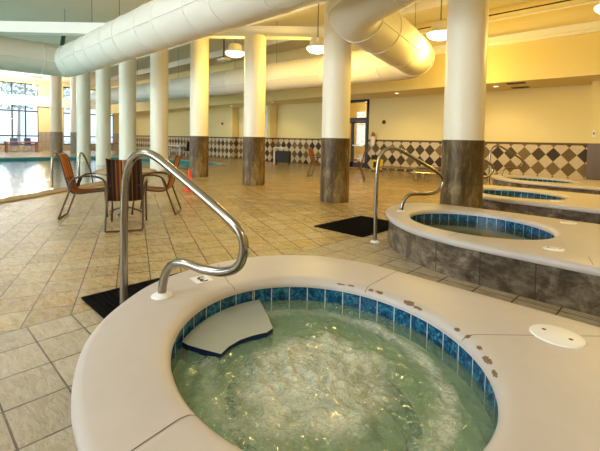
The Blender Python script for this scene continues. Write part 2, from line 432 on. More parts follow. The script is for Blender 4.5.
# door
bm = bmesh.new()
for a, b, z0, z1 in ((DX0-0.09, DX0, 0, DZ), (DX1, DX1+0.09, 0, DZ), (DX0-0.09, DX1+0.09, DZ-0.09, DZ+0.02), (DX0, DX1, 2.15, 2.30)):
    box(a, b, 14.94, 15.1, z0, z1, bm)
door = struct('door_1', bm, 'darkframe')
bm = bmesh.new()
xm = (DX0+DX1)/2
for a, b in ((DX0+0.01, xm-0.005), (xm+0.005, DX1-0.01)):
    for q in ((a, a+0.07, 0.02, 2.14), (b-0.07, b, 0.02, 2.14), (a, b, 0.02, 0.25), (a, b, 2.05, 2.14)): box(q[0], q[1], 14.98, 15.03, q[2], q[3], bm)
obj('door_leaf_frame', bm, 'darkframe', door)
bm = box(DX0+0.05, DX1-0.05, 15.0, 15.01, 0.2, 2.1); box(DX0, DX1, 15.0, 15.01, 2.3, DZ-0.09, bm)
obj('door_pane', bm, 'glass', door)
bm = bmesh.new()
for a, b in ((DX0+0.1, xm-0.08), (xm+0.08, DX1-0.1)): box(a, b, 14.9, 14.94, 1.0, 1.06, bm)
obj('push_bar', bm, 'steel', door)

# window wall
struct('wall_left', (lambda b: [box(XL-0.2, XL, *q, bm=b) for q in
    ((YF, 17, 5.1, CEIL), (YF, 17, 0, 0.45), (YF, -6.3, 0.45, 5.1), (7.9, 9.6, 0.45, 5.1), (13.5, 17, 0.45, 5.1))] and b)(bmesh.new()), 'paint')
struct('trim_10', box(XL, XL+0.25, YF, 14.9, 3.42, 4.15), 'beam')
bm = bmesh.new()
def uvbox(bm, x0, x1, y0, y1, z0, z1):
    b0 = len(bm.faces); box(x0, x1, y0, y1, z0, z1, bm); lay = bm.loops.layers.uv.verify(); bm.faces.ensure_lookup_table()
    for f in bm.faces[b0:]:
        for l in f.loops: l[lay].uv = (l.vert.co.x + l.vert.co.y, l.vert.co.z)
uvbox(bm, XL, XL+0.03, YF, 14.9, 0, 0.45); uvbox(bm, XL, XL+0.03, 7.9, 9.6, 0.45, 1.45); uvbox(bm, XL, XL+0.03, 13.5, 14.9, 0.45, 1.45)
struct('trim_11', bm, 'pebble')
for i, (y0, y1, st) in enumerate(((-6.3, 7.9, 0.85), (9.6, 13.5, 0.98))):
    bm = bmesh.new(); n = int(round((y1-y0)/st))
    for k in range(n+1):
        y = y0+(y1-y0)*k/n; box(XL-0.14, XL-0.04, y-0.04, y+0.04, 0.45, 5.1, bm)
    for z in (0.49, 1.12, 3.0, 5.06): box(XL-0.13, XL-0.05, y0, y1, z-0.045, z+0.045, bm)
    w = struct('window_%d' % (i+1), bm, 'darkframe')
    obj('pane', box(XL-0.1, XL-0.09, y0, y1, 0.45, 5.1), 'tintglass', w)

# ceiling beams, diagonal white beam and its brace
for i, y in enumerate((8.6, 10.9)):
    struct('trim_%d' % (12+i), box(-30, XR, y, y+0.18, CEIL-0.28, CEIL), 'ceiling')
bm = bmesh.new(); d = Vector((0.715, 0.70, 0)); p0 = Vector((-16.6, -0.86, 4.28)); p1 = Vector((-6.35, 9.18, 4.10))
cc = (p0+p1)/2; addbox(bm, cc, ((p1-p0).length, 0.22, 0.27), math.atan2(0.70, 0.715))
addbox(bm, cc-Vector((0, 0, .15)), ((p1-p0).length, 0.3, 0.03), math.atan2(0.70, 0.715))
struct('trim_14', bm, 'beam')
struct('trim_15', tube(bmesh.new(), [(-13.4, 3.64, 4.47), (-15.2, 4.0, 4.12)], 0.06), 'greenpaint')
# conduits against the fascia
struct('trim_16', tube(bmesh.new(), [(-9, 12.7, 4.95), (3.1, 12.7, 4.95)], 0.025, 8), 'beam')
struct('trim_17', tube(bmesh.new(), [(-9, 11.8, 4.85), (3.1, 11.8, 4.85)], 0.02, 8), 'darkframe')

# ------------------------------------------------------------------ columns
def column(x, y, r, clad, top, label, base=0.0, hz=1.32):
    t = thing('round_column', label, 'column', (x, y, base), 0, 'round columns')
    z0 = hz if clad else 0
    bm = bmesh.new(); disc(bm, (0, 0), r, z0, top-base, 48); obj('shaft', bm, 'column', t, True)
    if clad:
        bm = bmesh.new(); disc(bm, (0, 0), r+0.012, 0, hz, 48); obj('stone_cladding', bm, 'clad' if x > -20 else 'greyclad', t, True)
    return t
column(-2.46, 6.06, .29, 1, CEIL, 'thick cream column with dark slate base standing just behind the second spa')
column(-5.30, 6.48, .29, 1, CEIL, 'cream column with brown slate base beyond the second black mat, its top behind the ducts')
column(-8.60, 6.98, .295, 1, 4.06, 'cream column with brown slate base under the end of the white diagonal beam')
column(-11.38, 6.95, .29, 1, CEIL, 'cream column with brown slate base beside the orange cone at the pool edge')
column(-14.74, 7.24, .33, 0, CEIL, 'plain cream column in the pool behind the right chair, no slate base', -1.3)
column(-17.3, 7.07, .34, 0, CEIL, 'plain cream column rising from the pool directly behind the patio table', -1.3)
column(-20.5, 7.2, .33, 0, CEIL, 'plain cream column in the pool, seen above the left side of the patio table', -1.3)
column(-23.5, 7.24, .34, 0, CEIL, 'plain cream column at the far pool edge, seen just right of the left chair', -1.3)
column(-31.5, 9.25, .40, 1, CEIL, 'farther slender column with grey stone base before the windows, right one of two', 0, 1.45)
column(-31.5, 7.95, .36, 1, CEIL, 'slender column with grey stone base before the windows, nearest the left window', 0, 1.45)

# ------------------------------------------------------------------ pool
pool = thing('swimming_pool', 'large indoor swimming pool with tan coping and teal tile line', 'pool', (-17, 3, 0))
def ploc(bm): bmesh.ops.translate(bm, verts=bm.verts[:], vec=(17, -3, 0)); return bm
bm = bmesh.new(); IN = offset_loop(POOLC, -0.02*SGN*1)
def strip(bm, A, za, B, zb):
    va = [bm.verts.new((x, y, za)) for x, y in A]; vb = [bm.verts.new((x, y, zb)) for x, y in B]
    for i in range(len(A)): bm.faces.new((va[i-1], va[i], vb[i], vb[i-1]))
OUT = offset_loop(POOLC, 0.36*SGN)
bm = bmesh.new(); strip(bm, POOLC, -0.02, POOLC, 0.03); strip(bm, POOLC, 0.03, OUT, 0.025); strip(bm, OUT, 0.025, OUT, 0.0)
bmesh.ops.remove_doubles(bm, verts=bm.verts[:], dist=1e-4)
M['poolcoping'] = plain('tan_pool_coping', (186, 158, 118), 0.8, var=0.25, scale=7, spec=0.1)
obj('coping', ploc(bm), 'poolcoping', pool)
bm = bmesh.new(); strip(bm, POOLC, -0.02, POOLC, -0.4); obj('tile_band', ploc(bm), 'teal', pool)
bm = bmesh.new(); strip(bm, POOLC, -0.4, POOLC, -1.3); e = loop_edges(bm, POOLC, -1.3); bmesh.ops.triangle_fill(bm, edges=e, use_beauty=True)
obj('basin', ploc(bm), 'poolplaster', pool)
bm = bmesh.new(); e = loop_edges(bm, offset_loop(POOLC, -0.004*SGN), -0.15); bmesh.ops.triangle_fill(bm, edges=e, use_beauty=True)
tag(obj('pool_water', bm, 'poolwater'), 'rippled teal water filling the large swimming pool', 'water', kind='stuff')

# ------------------------------------------------------------------ spas
ZT, ZL = 0.38, 0.31
DIR = Vector((-0.96, 0.28)).normalized(); DIR2 = Vector((-DIR.y, DIR.x))
def spa_axes(a, b):
    def f(r, t): v = DIR*(a*r*math.cos(t)) + DIR2*(b*r*math.sin(t)); return v.x, v.y
    return f
def ray_hit(poly, c, d):
    best = None
    for i in range(len(poly)):
        a, b = poly[i-1], poly[i]
        ex, ey = b[0]-a[0], b[1]-a[1]; den = d[0]*ey-d[1]*ex
        if abs(den) < 1e-12: continue
        t = ((a[0]-c[0])*ey-(a[1]-c[1])*ex)/den; s = ((a[0]-c[0])*d[1]-(a[1]-c[1])*d[0])/den
        if t > 0 and -1e-9 <= s <= 1+1e-9 and (best is None or t > best): best = t
    return (c[0]+d[0]*best, c[1]+d[1]*best)
SPA1 = [(3.19, 0.36), (0.5, 0.36), (-0.6, 0.36), (-1.1, 0.362), (-1.33, 0.383), (-1.53, 0.425), (-1.76, 0.51), (-1.95, 0.615), (-2.16, 0.80), (-2.38, 1.11), (-2.465, 1.48), (-2.43, 1.83), (-2.32, 2.09), (-2.06, 2.35), (-1.72, 2.475), (-1.42, 2.495), (-0.87, 2.495), (-0.28, 2.495), (1, 2.495), (3.19, 2.495)]
SPA2 = [(3.19, 3.645), (0.5, 3.645), (-0.96, 3.645), (-1.3, 3.65), (-1.62, 3.68), (-2.08, 3.83), (-2.5, 4.13), (-2.78, 4.45), (-2.93, 4.76), (-2.99, 5.06), (-2.93, 5.36), (-2.74, 5.56), (-2.45, 5.66), (-2.05, 5.69), (-1.3, 5.69), (-0.7, 5.69), (1, 5.69), (3.19, 5.69)]
def spa(outline, c, a, b, label, wlabel, near, dx=0, dy=0):
    c = (c[0]+dx, c[1]+dy)
    poly = [(p.x+dx, p.y+dy) for p in smoothpath([(x, y, 0) for x, y in outline], 8)]
    poly = [(3.19 if x-dx > 3.1 else min(x, 3.19), y) for x, y in poly]
    ax = spa_axes(a, b); N = 288 if near else 144
    root = thing('spa_platform', label, 'hot tub', (c[0], c[1], 0), 0, 'raised spas in a row')
    ang = [2*PI*k/N for k in range(N)]
    # outline and its normals
    O = []; I = []
    for t in ang:
        v = ax(1, t); I.append((c[0]+v[0], c[1]+v[1]))
        d = Vector(v).normalized(); O.append(ray_hit(poly, c, (d.x, d.y)))
    # snap nearest samples to the two wall corners
    for cor in (poly[0], poly[-1]):
        k = min(range(N), key=lambda i: (O[i][0]-cor[0])**2+(O[i][1]-cor[1])**2); O[k] = cor
    def nrm(L, i):
        a_, b_ = Vector(L[i-1]), Vector(L[(i+1) % N]); t_ = (b_-a_).normalized(); return Vector((t_.y, -t_.x))
    s = 1 if area(O) > 0 else -1
    On = [nrm(O, i)*s for i in range(N)]; s = 1 if area(I) > 0 else -1; In = [nrm(I, i)*s for i in range(N)]
    po = [(0.03, 0.31), (0.008, 0.316), (0.0, 0.33), (0.0, 0.35), (0.007, 0.366), (0.02, 0.376), (0.04, ZT)]
    pi = [(0.075, ZT), (0.045, 0.378), (0.024, 0.371), (0.009, 0.360), (0.001, 0.346), (0.0, 0.332), (0.03, 0.330)]
    bm = bmesh.new(); rings = []
    def outp(i, off):
        x = O[i][0]-On[i].x*off; y = O[i][1]-On[i].y*off
        if O[i][0] > 3.15: x = O[i][0]; y = O[i][1]
        return x, y
    for off, z in po: rings.append([bm.verts.new((*outp(i, off), z)) for i in range(N)])
    for f in (0.5,):
        ring = []
        for i in range(N):
            x1, y1 = outp(i, 0.04); x2, y2 = I[i][0]+In[i].x*0.075, I[i][1]+In[i].y*0.075
            ring.append(bm.verts.new((x1+(x2-x1)*f, y1+(y2-y1)*f, ZT)))
        rings.append(ring)
    for off, z in pi: rings.append([bm.verts.new((I[i][0]+In[i].x*off, I[i][1]+In[i].y*off, z)) for i in range(N)])
    for q in range(len(rings)-1):
        for k in range(N): bm.faces.new((rings[q][k], rings[q][(k+1) % N], rings[q+1][(k+1) % N], rings[q+1][k]))
    def loc(bm): bmesh.ops.translate(bm, verts=bm.verts[:], vec=(-c[0], -c[1], 0)); return bm
    cop = obj('coping', loc(bm), 'coping', root, True)
    # stone face below the lip
    bm = bmesh.new(); lay = bm.loops.layers.uv.verify()
    F = [(x, y) for x, y in poly]; FN = []
    for i in range(len(F)):
        a_, b_ = Vector(F[max(i-1, 0)]), Vector(F[min(i+1, len(F)-1)]); t_ = (b_-a_).normalized(); FN.append(Vector((t_.y, -t_.x)))
    sg = 1 if FN[len(F)//4].y > 0 else -1
    pts = [(F[i][0]+FN[i].x*0.045*sg, F[i][1]+FN[i].y*0.045*sg) for i in range(len(F))]
    u = 0; prev = None
    for i, (x, y) in enumerate(pts):
        lo, hi = bm.verts.new((x, y, 0)), bm.verts.new((x, y, 0.33))
        if prev:
            du = math.hypot(x-prev[2], y-prev[3])
            if du < 1e-6: continue
            f = bm.faces.new((prev[0], lo, hi, prev[1]))
            for l, w in zip(f.loops, ((u, 0), (u+du, 0), (u+du, .33), (u, .33))): l[lay].uv = w
            u += du
        prev = (lo, hi, x, y)
    obj('stone_face', loc(bm), 'face', root)
    # tile ring
    def ringmesh(r0, z0, z1, grow=0.0, n=N):
        bm = bmesh.new(); lay = bm.loops.layers.uv.verify(); u = 0; L = []
        for k in range(n+1):
            t = 2*PI*k/n; v = ax(r0, t); d = Vector(v).normalized()*grow
            x, y = c[0]+v[0]+d.x, c[1]+v[1]+d.y
            L.append((bm.verts.new((x, y, z0)), bm.verts.new((x, y, z1)), x, y))
        for k in range(n):
            p, q = L[k], L[k+1]; du = math.hypot(q[2]-p[2], q[3]-p[3])
            f = bm.faces.new((p[0], q[0], q[1], p[1]))
            for l, w in zip(f.loops, ((u, z0), (u+du, z0), (u+du, z1), (u, z1))): l[lay].uv = w
            u += du
        return bm
    obj('tile_band', loc(ringmesh(1, 0.17, 0.331, 0.014)), 'blue', root, True)
    bm = bmesh.new(); tube(bm, [(c[0]+ax(1, t)[0]*1.012, c[1]+ax(1, t)[1]*1.012, 0.329) for t in ang], 0.005, 6, True); obj('tile_trim', loc(bm), 'white', root, True)
    g = 0.014/a
    bm = bmesh.new(); lathe(bm, [(1+g, 0.17), (0.99, 0.07), (0.95, 0.06), (0.60, 0.055)], N//2, (0, 0, 0), ax); obj('bench', bm, 'plaster', root, True)
    bm = bmesh.new(); lathe(bm, [(0.65, 0.06), (0.57, 0.06), (0.57, -0.06)], N//2, (0, 0, 0), ax); obj('bench_edge_tile', bm, 'navy', root, True)
    bm = bmesh.new(); lathe(bm, [(0.572, -0.05), (0.55, -0.4), (0.3, -0.42), (0.001, -0.42)], N//2, (0, 0, 0), ax); obj('foot_well', bm, 'well', root, True)
    # water
    bm = bmesh.new(); nr, na = (90, 260) if near else (6, 72); vs = []; foam = []
    def wz(x, y, r):
        if not near: return 0.24
        p = Vector((x*7, y*7, 1.3)); z = 0.014*noise.noise(p) + 0.013*noise.noise(p*2.3) + 0.009*noise.noise(p*5.1)
        k = math.exp(-(r/0.5)**4)
        z += k*(0.028*noise.noise(Vector((x*4, y*4, 5))) + 0.018 + 0.006*math.sin(r*60+3*noise.noise(Vector((x*5, y*5, 9)))))
        edge = min(1, (1-r)/0.12)
        sd = math.hypot(x+0.60, y-0.0)
        calm = max(0.25, min(1, (sd-0.22)/0.2))
        return 0.238 + z*(0.35+0.65*edge)*calm
    cv = bm.verts.new((0, 0, wz(0, 0, 0)+0.0)); prev = None; R0 = 1+0.012/a
    fo = [0.9]
    for j in range(1, nr+1):
        r = R0*j/nr; ring = []
        for k in range(na):
            x, y = ax(r, 2*PI*k/na); ring.append(bm.verts.new((x, y, wz(x, y, r))))
            t = 2*PI*k/na
            rc = math.hypot(x-0.055, y+0.075)/0.70 + 0.13*noise.noise(Vector((x*6, y*6, 3)))
            cen = 0.64*math.exp(-(rc/0.52)**6)
            mid = (0.30+0.26*max(0, Vector((x, y)).normalized().dot(Vector((0.7, 0.7)))))*math.exp(-((r-0.78)/0.11)**2)
            calm = max(0, Vector((x, y)).normalized().dot(Vector((0.85, 0.52))))*max(0, min(1, (r-0.80)/0.12))
            fo.append(max(0.0, 0.08 + cen + mid - 0.55*calm))
        if prev is None:
            for k in range(na): bm.faces.new((cv, ring[k], ring[(k+1) % na]))
        else:
            for k in range(na): bm.faces.new((prev[k], ring[k], ring[(k+1) % na], prev[(k+1) % na]))
        prev = ring
    w = obj('spa_water', bm, 'spawater' if near else 'stillwater', None, 'all', (c[0], c[1], 0))
    at = w.data.attributes.new('foam', 'FLOAT', 'POINT')
    for i, v in enumerate(fo): at.data[i].value = v
    tag(w, wlabel, 'water', kind='stuff')
    return root, c, ax, I, In, loc

s1, c1, ax1, I1, In1, loc1 = spa(SPA1, (-1.19, 1.37), 0.785, 0.652, 'near raised spa with wide beige coping and bubbling green water, filling the foreground', 'bubbling foamy green water churning in the nearest spa', True)
s2, c2, ax2, *_ = spa(SPA2, (-1.72, 4.68), 0.80, 0.645, 'second raised spa with slate face and beige coping, in front of the thick column', 'calm dark green water in the second spa', False)
s3, c3, ax3, *_ = spa(SPA2, (-1.72, 4.68), 0.80, 0.645, 'third raised spa, partly hidden behind the thick slate-based column', 'calm dark water in the third spa, just beyond the column', False, -0.5, 3.3)
s4, c4, ax4, *_ = spa(SPA2, (-1.72, 4.68), 0.80, 0.645, 'farthest raised spa, closest to the diamond tiled wall', 'thin sliver of water in the farthest spa by the diamond wall', False, -0.93, 6.75)

# worn patches and joints on the near coping, submerged step
def bull(t, s):
    """point on the inner bullnose of the near spa: angle t, s=0 at the tile .. 1 at the flat top"""
    pr = [(0.001, 0.346), (0.009, 0.360), (0.024, 0.371), (0.045, 0.378), (0.075, 0.38), (0.20, 0.38)]
    v = Vector(ax1(1, t)); e = 1e-3; d = (Vector(ax1(1, t+e))-v).normalized(); n = Vector((d.y, -d.x))
    if n.dot(v) < 0: n = -n
    f = s*4; i = min(int(f), 4); q = f-i
    off = pr[i][0]+(pr[i+1][0]-pr[i][0])*q; z = pr[i][1]+(pr[i+1][1]-pr[i][1])*q
    nn = Vector((-n.x*0.5, -n.y*0.5, 0.9)).normalized()
    return Vector((v.x+n.x*off, v.y+n.y*off, z)) + nn*0.0016
def ang_of(x, y):
    v = Vector((x-c1[0], y-c1[1])); return math.atan2(v.dot(DIR2)/0.652, v.dot(DIR)/0.785)
rnd = random.Random(3)
for (x, y, lt, s0, hs) in ((-1.58, 2.02, .030, .40, .10), (-1.50, 2.01, .022, .44, .10), (-1.36, 2.00, .016, .48, .14), (-1.30, 1.98, .026, .50, .16), (-1.12, 1.96, .036, .52, .24), (-1.06, 1.94, .030, .44, .16), (-0.84, 1.84, .018, .55, .18), (-0.79, 1.80, .012, .62, .20), (-0.71, 1.76, .016, .60, .14), (-0.66, 1.70, .034, .46, .20), (-0.62, 1.63, .026, .40, .16)):
    t0 = ang_of(x, y); bm = bmesh.new(); n = 22; ring = []
    for k in range(n):
        a = 2*PI*k/n; r = 0.62+0.5*rnd.random()
        ring.append(bm.verts.new(bull(t0+lt*1.5*r*math.cos(a), max(0.1, s0+hs*r*math.sin(a)))))
    cv = bm.verts.new(bull(t0, s0))
    for k in range(n): bm.faces.new((cv, ring[k], ring[(k+1) % n]))
    obj('worn_patch', bm, 'worn', s1)
def joint(root, c, pts, w=0.0022, z=ZT):
    bm = bmesh.new()
    P = [Vector(p) for p in pts]
    L = []
    for i, p in enumerate(P):
        d = (P[min(i+1, len(P)-1)]-P[max(i-1, 0)]); n = Vector((-d.y, d.x, 0)).normalized()*w
        L.append((bm.verts.new(p+n+Vector((0, 0, .001))), bm.verts.new(p-n+Vector((0, 0, .001)))))
    for a, b in zip(L, L[1:]): bm.faces.new((a[0], a[1], b[1], b[0]))
    bmesh.ops.translate(bm, verts=bm.verts[:], vec=(-c[0], -c[1], 0)); obj('coping_joint', bm, 'grout', root)
for (x0, y0, x1, y1) in ((-1.138, 0.60, -1.115, 0.40), (-1.40, 2.04, -1.43, 2.46), (-0.70, 1.90, -0.26, 2.355)):
    t0 = ang_of(x0, y0); pts = [bull(t0, s) + Vector((c1[0], c1[1], -0.001)) for s in (0.1, .3, .6, .8, 1.0)]
    pts += [Vector((x1, y1, ZT))]
    joint(s1, c1, pts)
t0 = ang_of(-1.95, 1.46); joint(s1, c1, [bull(t0, s)+Vector((c1[0], c1[1], -0.001)) for s in (0.1, .3, .6, .8, 1.0)] + [Vector((-2.39, 1.62, ZT))])
joint(s2, c2, [(-1.62, 4.02, .38), (-1.63, 3.73, .38)]); joint(s2, c2, [(-0.55, 3.95, .38), (-0.48, 3.70, .38)])
# step: a wedge fixed to the rail side of the tub, just under the water
bm = bmesh.new()
front = [(-1.785, 1.006), (-1.742, 1.009), (-1.644, 1.045), (-1.56, 1.08), (-1.589, 1.142), (-1.604, 1.226), (-1.595, 1.301), (-1.57, 1.378), (-1.584, 1.435), (-1.714, 1.511)]
ta, tb = ang_of(-1.82, 0.98), ang_of(-1.94, 1.63)
if tb < ta: ta, tb = tb, ta
if tb-ta > PI: ta, tb = tb-2*PI, ta
back = [tuple(Vector(c1)+Vector(ax1(1.0, ta+(tb-ta)*k/12))) for k in range(13)]
if (Vector(back[0])-Vector(front[-1])).length > (Vector(back[-1])-Vector(front[-1])).length: back = back[::-1]
loop = front+back
M['step'] = plain('grey_step', (158, 164, 154), 0.5, var=0.12, scale=10)
vt = [bm.verts.new((x, y, 0.262)) for x, y in loop]; f = bm.faces.new(vt)
bmesh.ops.translate(bm, verts=bm.verts[:], vec=(-c1[0], -c1[1], 0)); st = obj('step', bm, 'step', s1)
bm = bmesh.new()
vt = [(bm.verts.new((x, y, 0.2622)), bm.verts.new((x, y, 0.17))) for x, y in loop]
for i in range(len(vt)):
    a, b = vt[i-1], vt[i]; bm.faces.new((a[0], b[0], b[1], a[1]))
bmesh.ops.translate(bm, verts=bm.verts[:], vec=(-c1[0], -c1[1], 0)); obj('step_edge_tile', bm, 'navy', st)

# skimmer lids
def lid(x, y, rx, ry, label, rz=0):
    t = thing('skimmer_lid', label, 'lid', (x, y, ZT), rz, 'white skimmer lids')
    bm = bmesh.new(); lathe(bm, [(0.001, 0.008), (0.9, 0.008), (0.97, 0.006), (1.0, 0.0)], 40, (0, 0, 0), lambda r, a: (rx*r*math.cos(a), ry*r*math.sin(a)))
    obj('cover', bm, 'white', t, True)
    for s in (-1, 1):
        bm = bmesh.new(); lathe(bm, [(0.001, 0.0095), (0.010, 0.0095)], 12, (s*rx*0.5, 0, 0)); obj('finger_hole', bm, 'black', t)
lid(-0.412, 2.2, .118, .106, 'white oval skimmer lid on the near spa coping at the right', math.radians(-12))
lid(-0.80, 4.0, .085, .075, 'white skimmer lid on the near side of the second spa', 0.3)
lid(-0.96, 5.45, .085, .075, 'white skimmer lid on the far side of the second spa', 0.3)
lid(-1.45, 7.3, .085, .075, 'white skimmer lid on the third spa coping', 0.3)
# depth marker
t = thing('depth_marker', 'small white depth marker tile reading 3 beside the near handrail', 'marker', (-2.211, 1.378, ZT), math.radians(-9))
bm = bevel(box(-.062, .062, -.058, .058, 0, 0.003), 0.001, 1); obj('marker_tile', bm, 'white', t)
fc = bpy.data.curves.new('numeral', 'FONT'); fc.body = '3'; fc.size = 0.13; fc.extrude = 0.0006; fc.align_x = 'CENTER'; fc.align_y = 'CENTER'; fc.offset = 0.002
fo_ = bpy.data.objects.new('numeral_tmp', fc); C.objects.link(fo_)
bpy.context.view_layer.update()
me = bpy.data.meshes.new_from_object(fo_.evaluated_get(bpy.context.evaluated_depsgraph_get())); bpy.data.objects.remove(fo_)
nu = bpy.data.objects.new('numeral', me); C.objects.link(nu); me.materials.clear(); me.materials.append(M['black']); nu.parent = t
nu.location = (0, 0, 0.0037); nu.rotation_euler = (0, 0, math.radians(-90))

# ------------------------------------------------------------------ handrails
PROF = [(0, 0), (0, .45), (.002, .80), (.012, .98), (.035, 1.085), (.092, 1.164), (.189, 1.197), (.308, 1.179), (.50, 1.087), (.70, .985), (.86, .898), (.945, .838), (.975, .765), (.945, .670), (.852, .618), (.71, .600), (.56, .606), (.46, .586), (.40, .525), (.372, .45), (.364, ZT)]
def rail(P0, d, label, flange_dz=ZT):
    a = math.atan2(d[1], d[0])
    t = thing('handrail', label, 'handrail', (P0[0], P0[1], 0), a, 'steel handrails by the spas')
    pts = smoothpath([(s, 0, z) for s, z in PROF], 6)
    obj('rail_tube', tube(bmesh.new(), pts, 0.024, 16), 'steel', t, 'all')
    for s, z in ((0, 0), (.364, flange_dz)):
        bm = bmesh.new(); lathe(bm, [(0.024, 0.022), (0.036, 0.018), (0.058, 0.006), (0.06, 0.0)], 28, (s, 0, z)); obj('flange', bm, 'white', t, True)
rail((-2.49, .994), (.97, .2), 'large polished steel handrail standing at the near spa beside its depth marker')
rail((-2.81, 4.27), (.50, .866), 'polished steel handrail at the rounded end of the second spa, beside the black mat')
rail((-3.35, 7.54), (.60, .80), 'steel handrail of the third spa, half hidden by the thick column')
rail((-3.76, 11.03), (.60, .80), 'smallest steel handrail, in front of the diamond tiled wall')

# ------------------------------------------------------------------ floor mats
def floor_mat_thing(x0, x1, y0, y1, label, rz=0):
    cx, cy = (x0+x1)/2, (y0+y1)/2; w, l = x1-x0, y1-y0
    bm = bmesh.new(); box(-w/2, w/2, -l/2, l/2, 0.0, 0.006, bm)
    n = int(l/0.045)
    for k in range(n): box(-w/2+.03, w/2-.03, -l/2+.03+k*(l-.06)/n, -l/2+.03+(k+.55)*(l-.06)/n, 0.006, 0.012, bm)
    for q in ((-w/2, w/2, -l/2, -l/2+.03), (-w/2, w/2, l/2-.03, l/2), (-w/2, -w/2+.03, -l/2, l/2), (w/2-.03, w/2, -l/2, l/2)): box(*q, 0.006, 0.014, bm)
    tag(obj('floor_mat', bm, 'mat', None, False, (cx, cy, 0.001), rz), label, 'mat', 'black rubber floor mats')
floor_mat_thing(-3.39, -2.56, 1.02, 2.2, 'black ribbed rubber mat at the foot of the near handrail')
floor_mat_thing(-3.92, -3.05, 4.34, 5.52, 'black ribbed rubber mat on the floor left of the second spa')

# ------------------------------------------------------------------ chairs and tables
def make_chair(loc, rz, label, sling='sling', metal='chairmetal', group='striped sling chairs'):
    t = thing('sling_chair', label, 'chair', loc, rz, group)
    prof = smoothpath([(0, .27, .405), (0, .22, .425), (0, .0, .40), (0, -.17, .392), (0, -.245, .44), (0, -.285, .56), (0, -.345, .80), (0, -.385, .94), (0, -.425, .985)], 6)
    bm = bmesh.new(); lay = bm.loops.layers.uv.verify(); nx = 10; rows = []
    for q in prof:
        rows.append([bm.verts.new((-.20+.40*k/nx, q.y - .018*(1-((k-nx/2)/(nx/2))**2), q.z - .012*(1-((k-nx/2)/(nx/2))**2))) for k in range(nx+1)])
    for i in range(len(rows)-1):
        for k in range(nx):
            f = bm.faces.new((rows[i][k], rows[i][k+1], rows[i+1][k+1], rows[i+1][k]))
            for l, w in zip(f.loops, ((k/nx, i), (((k+1)/nx)-.0001, i), (((k+1)/nx)-.0001, i+1), (k/nx, i+1))): l[lay].uv = w
    bmesh.ops.solidify(bm, geom=bm.faces[:], thickness=0.008)
    obj('sling', bm, sling, t, True)
    for s in (-1, 1):
        obj('side_frame', tube(bmesh.new(), [(s*.21, q.y, q.z) for q in prof], 0.013, 8), metal, t, 'all')
        arm = smoothpath([(s*.225, -.255, .47), (s*.245, -.20, .60), (s*.25, -.08, .655), (s*.25, .12, .65), (s*.245, .23, .60), (s*.235, .26, .50), (s*.23, .25, .42)], 6)
        obj('armrest', tube(bmesh.new(), arm, 0.014, 8), metal, t, 'all')
        obj('front_leg', tube(bmesh.new(), [(s*.23, .25, .42), (s*.235, .27, .2), (s*.24, .29, .012)], 0.014, 8), metal, t, 'all')
    obj('rear_leg_frame', tube(bmesh.new(), [(-.225, -.18, .60), (-.23, -.25, .42), (-.235, -.35, .14), (-.235, -.39, .03), (-.225, -.395, .014), (.225, -.395, .014), (.235, -.39, .03), (.235, -.35, .14), (.23, -.25, .42), (.225, -.18, .60)], 0.014, 8), metal, t)
    obj('back_bar', tube(bmesh.new(), [(-.21, -.30, .62), (.21, -.30, .62)], 0.012, 8), metal, t)
    obj('seat_bar', tube(bmesh.new(), [(-.23, .25, .42), (.23, .25, .42)], 0.012, 8), metal, t)
    return t
TX, TY = -6.72, 2.72
chM = make_chair((-5.74, 2.34, 0), math.radians(62), 'sling chair with brown and orange stripes coloured in backlit shade, its back turned to the viewer', 'slingshade')
chL = make_chair((-6.82, 2.2, 0), math.radians(-30), 'orange striped sling chair left of the patio table, seen from its side')
chR = dup(chL, (-6.44, 3.08, 0), math.radians(140), 'orange striped sling chair right of the patio table, near the orange cone')
t = thing('patio_table', 'round stone-topped patio table between the three striped chairs', 'table', (TX, TY, 0))
bm = bmesh.new(); lathe(bm, [(0.001, .72), (.46, .72), (.485, .712), (.485, .69), (.46, .682), (0.001, .688)], 48); obj('tabletop', bm, 'tabletop', t, True)
bm = bmesh.new(); lathe(bm, [(0.04, .688), (0.035, .4), (0.04, .1), (0.05, .05)], 20); obj('pedestal', bm, 'chairmetal', t, True)
for k in range(4):
    a = PI/4+k*PI/2; obj('leg', tube(bmesh.new(), [(0.03*math.cos(a), 0.03*math.sin(a), .10), (.2*math.cos(a), .2*math.sin(a), .05), (.28*math.cos(a), .28*math.sin(a), .014)], 0.014, 8), 'chairmetal', t)
# far chairs
dup(chL, (-9.15, 10.4, 0), math.radians(-66), 'distant orange sling chair left of the slate column, facing right')
dup(chL, (-7.55, 10.1, 0), math.radians(122), 'distant orange sling chair in front of the glass door, right of the slate column')
# furniture by the far windows
def bench_table(x, y, label, w=2.0, d=0.8, h=.72, m='redwood', rz=PI/2):
    t = thing('outdoor_table', label, 'table', (x, y, 0), rz)
    obj('tabletop', bevel(box(-w/2, w/2, -d/2, d/2, h-.07, h), .015), m, t)
    for sx in (-1, 1):
        for sy in (-1, 1): obj('leg', box(sx*(w/2-.1)-.04, sx*(w/2-.1)+.04, sy*(d/2-.1)-.04, sy*(d/2-.1)+.04, 0, h-.07), m, t)
    return t
bench_table(-33.6, 6.35, 'faded red table in front of the big left window')
chB = make_chair((-34.55, 6.1, 0), math.radians(-90), 'blue grey chair behind the faded red table, left of two', 'chairblue', 'chairblue', 'chairs by the far windows')
dup(chB, (-34.55, 7.0, 0), math.radians(-80), 'blue grey chair behind the faded red table, right of two')
dup(chB, (-33.3, 4.65, 0), math.radians(20), 'reddish chair at the left end of the red table by the window', {'blue_grey_chair': 'redwood'})
bench_table(-30.2, 11.7, 'faded red table at the far end of the pool, seen between pool columns')
bench_table(-24.2, 13.2, 'pale low table in the far corner beyond the pool', 1.5, .7, .7, 'white', 0)
